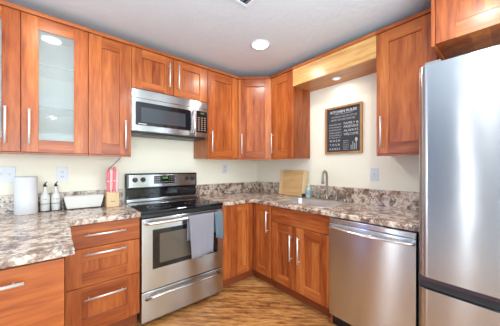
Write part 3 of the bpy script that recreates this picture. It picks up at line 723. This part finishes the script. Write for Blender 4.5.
def vent():
    x1, y1 = 0.555, -1.270; sx, sy = 0.36, 0.36
    t = thing('ceiling_vent', 'white louvred air vent in the ceiling', 'vent', (x1-sx/2, y1-sy/2, CEIL))
    a, b, f = sx/2, sy/2, 0.018
    MB().box(-a, a, -b, -b+f, -0.012, -0.001, bev=0.003).box(-a, a, b-f, b, -0.012, -0.001, bev=0.003).box(-a, -a+f, -b+f, b-f, -0.012, -0.001, bev=0.003).box(a-f, a, -b+f, b-f, -0.012, -0.001, bev=0.003).build('frame', WHITE, t)
    MB().box(-a+f, a-f, -b+f, b-f, -0.003, -0.001).build('backing', BLACKP, t)
    n = 11
    for k in range(n):
        x = -a+f+(k+0.5)*(sx-2*f)/n
        M = Matrix.Translation((x, 0, -0.007)) @ Matrix.Rotation(math.radians(-50), 4, 'Y')
        MB().box(-0.009, 0.009, -b+f, b-f, -0.0008, 0.0008, M=M).build('slat', WHITE, t)
vent()

# ------------------------------------------------------------------ wall plates
def plate(name, label, cat, loc, rz, wd, h, kind):
    t = thing(name, label, cat, loc, rz)
    MB().box(-wd/2, wd/2, -0.006, -0.0005, -h/2, h/2, bev=0.002).build('cover_plate', WHITE, t)
    if kind == 'outlet':
        for s in (1, -1):
            r = MB().box(-0.017, 0.017, -0.008, -0.0062, s*0.02-0.014, s*0.02+0.014, bev=0.004, only=lambda c, d: abs(d.y) > 0.0005).build('receptacle', WHITE, t)
            MB().box(-0.008, -0.0055, -0.0088, -0.0081, s*0.02-0.006, s*0.02+0.006).box(0.0055, 0.008, -0.0088, -0.0081, s*0.02-0.006, s*0.02+0.006).cyl((0, -0.0088, s*0.02-0.009), (0, -0.0081, s*0.02-0.009), 0.0025, n=10).build('slots', BLACKP, r)
    else:
        for x in kind:
            MB().box(x-0.006, x+0.006, -0.016, -0.0062, -0.004, 0.012, bev=0.002).build('toggle', WHITE, t)
plate('switch_plate', 'wide white switch plate behind the paper towel roll', 'light switch', (-0.805, 0, 1.21), 0, 0.116, 0.122, (-0.023, 0.023))
plate('wall_outlet', 'white wall outlet above the two white bottles', 'outlet', (-0.466, 0, 1.208), 0, 0.076, 0.122, 'outlet')
plate('wall_outlet', 'white wall outlet on the back wall right of the range', 'outlet', (1.215, 0, 1.245), 0, 0.072, 0.118, 'outlet')
plate('switch_plate', 'single white switch plate right of the framed sign', 'light switch', (W, -1.668, 1.20), -PI/2, 0.072, 0.120, (0.0,))

# ------------------------------------------------------------------ framed sign
def sign():
    y0, y1, z0, z1 = -1.160, -1.562, 1.412, 1.915; wd = y0-y1; h = z1-z0
    t = thing('framed_sign', 'black kitchen rules sign in a light wood frame over the sink', 'sign', (W, y0, z0), -PI/2)
    f = 0.020
    m = MB().box(0, f, -0.026, -0.001, 0, h, 0, bev=0.001).box(wd-f, wd, -0.026, -0.001, 0, h, 0, bev=0.001)
    m.box(f, wd-f, -0.026, -0.001, 0, f, 1, bev=0.001).box(f, wd-f, -0.026, -0.001, h-f, h, 1, bev=0.001)
    m.build('frame', [FRAMEW, FRAMEW], t)
    MB().box(f, wd-f, -0.010, -0.002, f, h-f).build('board', CHALK, t)
    m = MB(); yy = -0.0108
    def T(s, x, z, size, fit=None, al='CENTER', bold=0.0): text_mesh(m, s, size, Matrix.Translation((x, yy, z)) @ FACE_Y, 0, al, 0.0005, fit, bold)
    c = wd/2
    T('KITCHEN RULES', c, h-0.068, 0.036, 0.285, bold=0.0002)
    m.box(c-0.10, c+0.10, yy-0.0005, yy+0.0005, h-0.082, h-0.080)
    random.seed(3)
    def strokes(xa, xb, z, hh):      # small worn lettering too fine to read
        x = xa
        while x < xb:
            q = random.uniform(0.006, 0.012)
            m.box(x, x+0.0016, yy-.0005, yy+.0005, z, z+hh)
            if random.random() < 0.7: m.box(x, min(x+q*0.8, xb), yy-.0005, yy+.0005, z+hh*random.choice((0, .45, .85)), z+hh*random.choice((0, .45, .85))+0.0025 if False else z+hh*0.5+0.002) if False else m.box(x, min(x+q*0.8, xb), yy-.0005, yy+.0005, z+hh*0.42, z+hh*0.42+0.0016)
            x += q+0.004
    strokes(0.075, wd-0.06, h-0.118, 0.017)
    strokes(0.065, wd-0.075, h-0.152, 0.022)
    for k, (z, hh) in enumerate(((h-0.198, 0.018), (h-0.226, 0.016), (h-0.256, 0.018), (h-0.286, 0.018), (h-0.314, 0.018), (h-0.336, 0.014))): strokes(0.045, 0.180, z, hh)
    for s, z in (('FAMILY &', h-0.200), ('FRIENDS', h-0.236), ('ALWAYS', h-0.276), ('WELCOME', h-0.314)): T(s, 0.285, z, 0.034, 0.150, bold=-0.0004)
    for s, z in (('W A S H', 0.128), ('Y O U R', 0.084), ('H A N D S', 0.040)): T(s, 0.108, z, 0.034, 0.12, bold=-0.0002)
    for k in range(5): strokes(0.205, 0.262, 0.126-k*0.022, 0.012)
    m.build('lettering', CHALKW, t)
    m = MB()
    for k, (x, top) in enumerate(((0.288, 0.085), (0.306, 0.120), (0.324, 0.100))):
        m.box(x-0.003, x+0.003, yy-.0005, yy+.0005, 0.038, top)
    m.box(0.337, 0.343, yy-.0005, yy+.0005, 0.038, 0.120).prism([(0.340+0.013*math.cos(a), 0.138+0.020*math.sin(a)) for a in [2*PI*k/16 for k in range(16)]], -yy-.0005, -yy+.0005, M=Matrix.Rotation(PI/2, 4, 'X'))
    m.build('utensil_drawing', plain('pale_sign_print', srgb(190, 190, 190), 0.7), t)
sign()

# ------------------------------------------------------------------ things on the left counter
def left_items():
    zc = CT+0.0005
    t = thing('paper_towel_roll', 'white paper towel roll standing under the glass doors', 'paper towel', (-0.680, -0.125, zc))
    n = 40; pr = [(0.020, 0.0), (0.064, 0.0), (0.066, 0.002), (0.066, 0.276), (0.064, 0.279), (0.020, 0.279), (0.020, 0.0)]
    MB().lathe(pr, n=n).build('paper', PAPER, t)
    MB().lathe([(0.0185, 0.001), (0.0197, 0.001), (0.0197, 0.2785), (0.0185, 0.2785), (0.0185, 0.001)], n=24).build('cardboard_core', plain('cardboard', srgb(170, 140, 104), 0.8), t)
    # caddy with two bottles
    cx, cy = -0.5400, -0.100
    c = thing('bottle_caddy', 'black wire caddy holding two white bottles', 'caddy', (cx, cy, zc))
    m = MB(); a, b = 0.066, 0.036
    for z, r in ((0.0022, 0.0022), (0.062, 0.0018)): m.tube([(-a, -b, z), (a, -b, z), (a, b, z), (-a, b, z), (-a, -b, z)], r, 8)
    for x in (-a, 0, a):
        for y in (-b, b): m.cyl((x, y, 0), (x, y, 0.062), 0.002, n=8)
    m.box(-a, a, -b, b, 0.0005, 0.002).build('wire_frame', BLACKM, c)
    for k, (x, lab, word) in enumerate(((-0.033, 'white ceramic oil bottle, the one nearer the paper towels', 'oil'), (0.033, 'white ceramic vinegar bottle, the one nearer the white trough', 'vinegar'))):
        o = thing('oil_bottle', lab, 'bottle', (cx+x, cy, zc+0.0025), 0, 'white bottles in the wire caddy')
        prof = [(0.0, 0.0), (0.027, 0.0), (0.030, 0.004), (0.030, 0.112), (0.027, 0.126), (0.016, 0.146), (0.0125, 0.156), (0.0125, 0.186), (0.014, 0.188), (0.014, 0.194), (0.0, 0.194)]
        MB().lathe(prof, n=28).build('body', CERAMIC, o)
        MB().lathe([(0.010, 0.1945), (0.013, 0.197), (0.013, 0.202), (0.006, 0.206), (0.004, 0.222)], n=16).tube([(0, 0, 0.204), (0.002, 0, 0.222), (0.010, 0, 0.232)], 0.0042, 8).tube([(0, 0, 0.206), (-0.012, 0, 0.212)], 0.003, 6).build('pourer', BLACKM, o)
        m = MB(); text_mesh(m, word, 0.016 if k == 0 else 0.013, Matrix.Translation((0, -0.0306, 0.092)) @ FACE_Y, fit=0.018 if k == 0 else 0.036); m.build('lettering', INK, o)
    # white trough in a black stand
    x0, x1 = -0.458, -0.182
    t = thing('serving_trough', 'white tapered ceramic trough in a black wire stand beside the knife block', 'serving dish', ((x0+x1)/2, -0.115, zc))
    bm = bmesh.new(); hw, hb = 0.139, 0.118; dt, db = 0.052, 0.036; h0, h1 = 0.006, 0.108; th = 0.006
    def ring(a, b, z): return [bm.verts.new(p) for p in ((-a, -b, z), (a, -b, z), (a, b, z), (-a, b, z))]
    R = [ring(hb, db, h0), ring(hw, dt, h1), ring(hw-th, dt-th, h1), ring(hb-th, db-th, h0+th)]
    for a, b in zip(R, R[1:]):
        for k in range(4): bm.faces.new((a[k], a[(k+1) % 4], b[(k+1) % 4], b[k]))
    bm.faces.new(R[0]); bm.faces.new(R[-1])
    bmesh.ops.bevel(bm, geom=list(bm.edges), offset=0.0025, segments=2, affect='EDGES')
    m = MB(); m.add(bm); m.build('trough', CERAMIC, t)
    m = MB()
    for s in (-1, 1):
        x = s*0.137
        m.tube([(s*0.142, -0.045, 0.085), (s*0.130, -0.050, 0.003), (s*0.130, 0.050, 0.003), (s*0.142, 0.045, 0.085), (s*0.142, -0.045, 0.085)], 0.003, 8)
    m.cyl((-0.13, -0.05, 0.003), (0.13, -0.05, 0.003), 0.0025, n=8).cyl((-0.13, 0.05, 0.003), (0.13, 0.05, 0.003), 0.0025, n=8)
    m.build('wire_stand', BLACKM, t)
    # knife block
    kx, ky = -0.1215, -0.150
    t = thing('knife_block', 'light wood knife block full of pink-handled knives', 'knife block', (kx, ky, zc))
    pr = [(-0.075, 0.0), (0.060, 0.0), (0.085, 0.085), (0.010, 0.145), (-0.075, 0.125)]      # (depth, z)
    M = Matrix(((0, 0, 1, 0), (1, 0, 0, 0), (0, 1, 0, 0), (0, 0, 0, 1)))
    MB().prism(pr, -0.048, 0.048, M=M, bev=0.003).build('block', BLOCKW, t)
    MB().box(-0.018, 0.018, -0.0758, -0.0751, 0.048, 0.052).build('small_mark', INK, t)
    tops = [(-0.034, -0.045, 0.185, PINK, 0.0, 'outer left'), (-0.011, -0.045, 0.205, PINKL, 0.0, 'paler, left of centre'), (0.012, -0.045, 0.195, PINK, 0.02, 'right of centre'), (0.034, -0.045, 0.190, PINKL, 0.02, 'outer right'),
            (-0.022, 0.000, 0.200, PINK, 0.03, 'shorter, in the back row'), (0.022, 0.000, 0.210, PINK, -0.02, 'short, back row')]
    labs = ['pink-handled knife at the left side of the light wood block', 'pale pink knife left of the middle in the front row of the block', 'deeper pink knife right of the middle in the front row of the block', 'pale pink knife at the range side of the light wood block', 'pink knife standing behind on the trough side of the block', 'pink knife standing behind on the range side of the block']
    for (x, y, ln, mt, an, _), lb in zip(tops, labs):
        zt = 0.131 if y < -0.02 else 0.1445
        o = thing('kitchen_knife', lb, 'knife', (kx+x, ky+y, zc+zt), 0, 'pink knives in the wood block')
        d = Vector((an*0.6, -0.10, 1)).normalized()
        MB().tube([Vector((0, 0, 0.004))+d*q*ln for q in (0.0, 0.1, 0.35, 0.7, 0.92, 1.0)], [0.007, 0.0088, 0.0095, 0.0090, 0.0105, 0.006], 10, flat=1.35).build('handle', mt, o)
        MB().box(-0.0009, 0.0009, -0.009, 0.009, -0.006, 0.010).build('blade', CHROME, o)
        e = d*ln*0.5+Vector((0, -0.0095, 0.004)); MB().box(e.x-0.0065, e.x+0.0065, e.y-0.004, e.y+0.006, e.z-0.004, e.z+0.004).build('band', plain('pale_band', srgb(250, 236, 232), 0.4), o)
    # cord below the cabinet
    tag(MB().tube([(-0.060, -0.20, 1.357), (-0.068, -0.19, 1.340), (-0.085, -0.16, 1.316), (-0.100, -0.12, 1.292), (-0.112, -0.06, 1.27), (-0.118, -0.006, 1.25)], 0.0035, 8).build('power_cord', plain('grey_cord', srgb(120, 118, 112), 0.5)),
        'thin grey cord hanging under the cabinet above the knife block', 'cord')
left_items()

# ------------------------------------------------------------------ things by the sink
def right_items():
    zc = CT+0.0005
    # cutting board leaning on the backsplash
    t = thing('cutting_board', 'wooden cutting board with paler ends leaning on the backsplash', 'cutting board', (1.727, -0.505, zc+0.003), -PI/2)
    hh = 0.315; ln = 0.425; tilt = math.radians(8.5); M = Matrix.Rotation(-tilt, 4, 'X')
    def rim(x0, x1, ra, rb):
        P = []
        for cx, cz, r, a0 in ((x1-rb, hh-rb, rb, 0), (x0+ra, hh-ra, ra, 90), (x0+ra, ra, ra, 180), (x1-rb, rb, rb, 270)):
            for k in range(5): a = math.radians(a0+90*k/4); P.append((cx+r*math.cos(a), cz+r*math.sin(a)))
        return P
    S = Matrix(((1, 0, 0, 0), (0, 0, 1, 0), (0, 1, 0, 0), (0, 0, 0, 1)))
    MB().prism(rim(0.055, ln-0.055, 0.0005, 0.0005), 0.0, 0.020, M=M @ S, bev=0.0004).build('board', MAPLE, t)
    MB().prism(rim(0.0, 0.0545, 0.02, 0.0005), 0.0, 0.020, M=M @ S).build('end_piece', MAPLE2, t)
    MB().prism(rim(ln-0.0545, ln, 0.0005, 0.025), 0.0, 0.020, M=M @ S).build('end_piece', MAPLE2, t)
    # soap bottle
    t = thing('dish_soap_bottle', 'clear green dish soap bottle between cutting board and faucet', 'bottle', (1.712, -0.985, CT+0.0065))
    MB().lathe([(0.0, 0.0), (0.028, 0.0), (0.031, 0.005), (0.031, 0.085), (0.026, 0.105), (0.012, 0.118), (0.012, 0.124), (0, 0.124)], n=24).build('bottle_body', GREEN, t)
    MB().lathe([(0.0313, 0.030), (0.0318, 0.031), (0.0318, 0.082), (0.0313, 0.083)], n=24, cap=False).build('wrap_label', BLUEL, t)
    MB().lathe([(0.014, 0.1245), (0.014, 0.142), (0.006, 0.148), (0.005, 0.158), (0, 0.159)], n=18).build('cap', WHITE, t)
    t = tag(MB().box(-0.022, 0.022, -0.014, 0.014, 0, 0.040, bev=0.008, seg=3).build('dish_sponge', plain('dark_green_sponge', srgb(50, 62, 48), 0.95, noise=0.2, scale=200, bump=0.4), None, (1.690, -0.932, CT+0.0065)), 'small dark sponge on the sink rim beside the soap bottle', 'sponge')
right_items()

# ------------------------------------------------------------------ towels over the oven handle
def towel(label, mt, x0, x1, front, back, off, loc, skew=0.0, seed=1):
    rnd = random.Random(seed); R = 0.0165+off; hz = 0.828; hy = -0.711
    prof = []
    for k in range(12): prof.append((hy-R, hz-front+front*k/12, 1-k/12))
    for k in range(9): a = PI-PI*k/8; prof.append((hy+R*math.cos(a), hz+R*math.sin(a), 0))
    for k in range(1, 9): prof.append((hy+R, hz-back*k/8, -k/8))
    nx = 18; bm = bmesh.new(); G = []
    for (y, z, q) in prof:
        row = []
        for i in range(nx+1):
            u = i/nx; x = x0+(x1-x0)*u
            wv = 0.010*abs(q)*(math.sin(u*2*PI*1.6+seed)+0.5*math.sin(u*2*PI*3.3+2*seed))
            xx = x+skew*max(q, 0)*1.0*(0.5-u)+0.012*max(q, 0)*math.sin(seed*3)
            zz = z-0.010*max(q, 0)*math.sin(u*PI+seed)
            yy = y-(abs(wv)*0.9 if q > 0 else (-abs(wv)*0.2 if q < 0 else 0))
            row.append(bm.verts.new((xx, yy, zz)))
        G.append(row)
    for a, b in zip(G, G[1:]):
        for i in range(nx): bm.faces.new((a[i], a[i+1], b[i+1], b[i]))
    m = MB(); m.add(bm, 0, True)
    o = m.build('dish_towel', mt)
    sm = o.modifiers.new('thickness', 'SOLIDIFY'); sm.thickness = 0.004; sm.offset = 1.0
    return tag(o, label, 'towel', 'towels on the oven handle')
towel('lavender-grey dish towel hanging long over the oven handle', TOWEL1, 0.362, 0.612, 0.345, 0.20, 0.0, 0, 0.04, 1)
towel('blue-grey dish towel hanging short at the right end of the oven handle', TOWEL2, 0.618, 0.705, 0.225, 0.18, 0.0, 0, 0.0, 5)
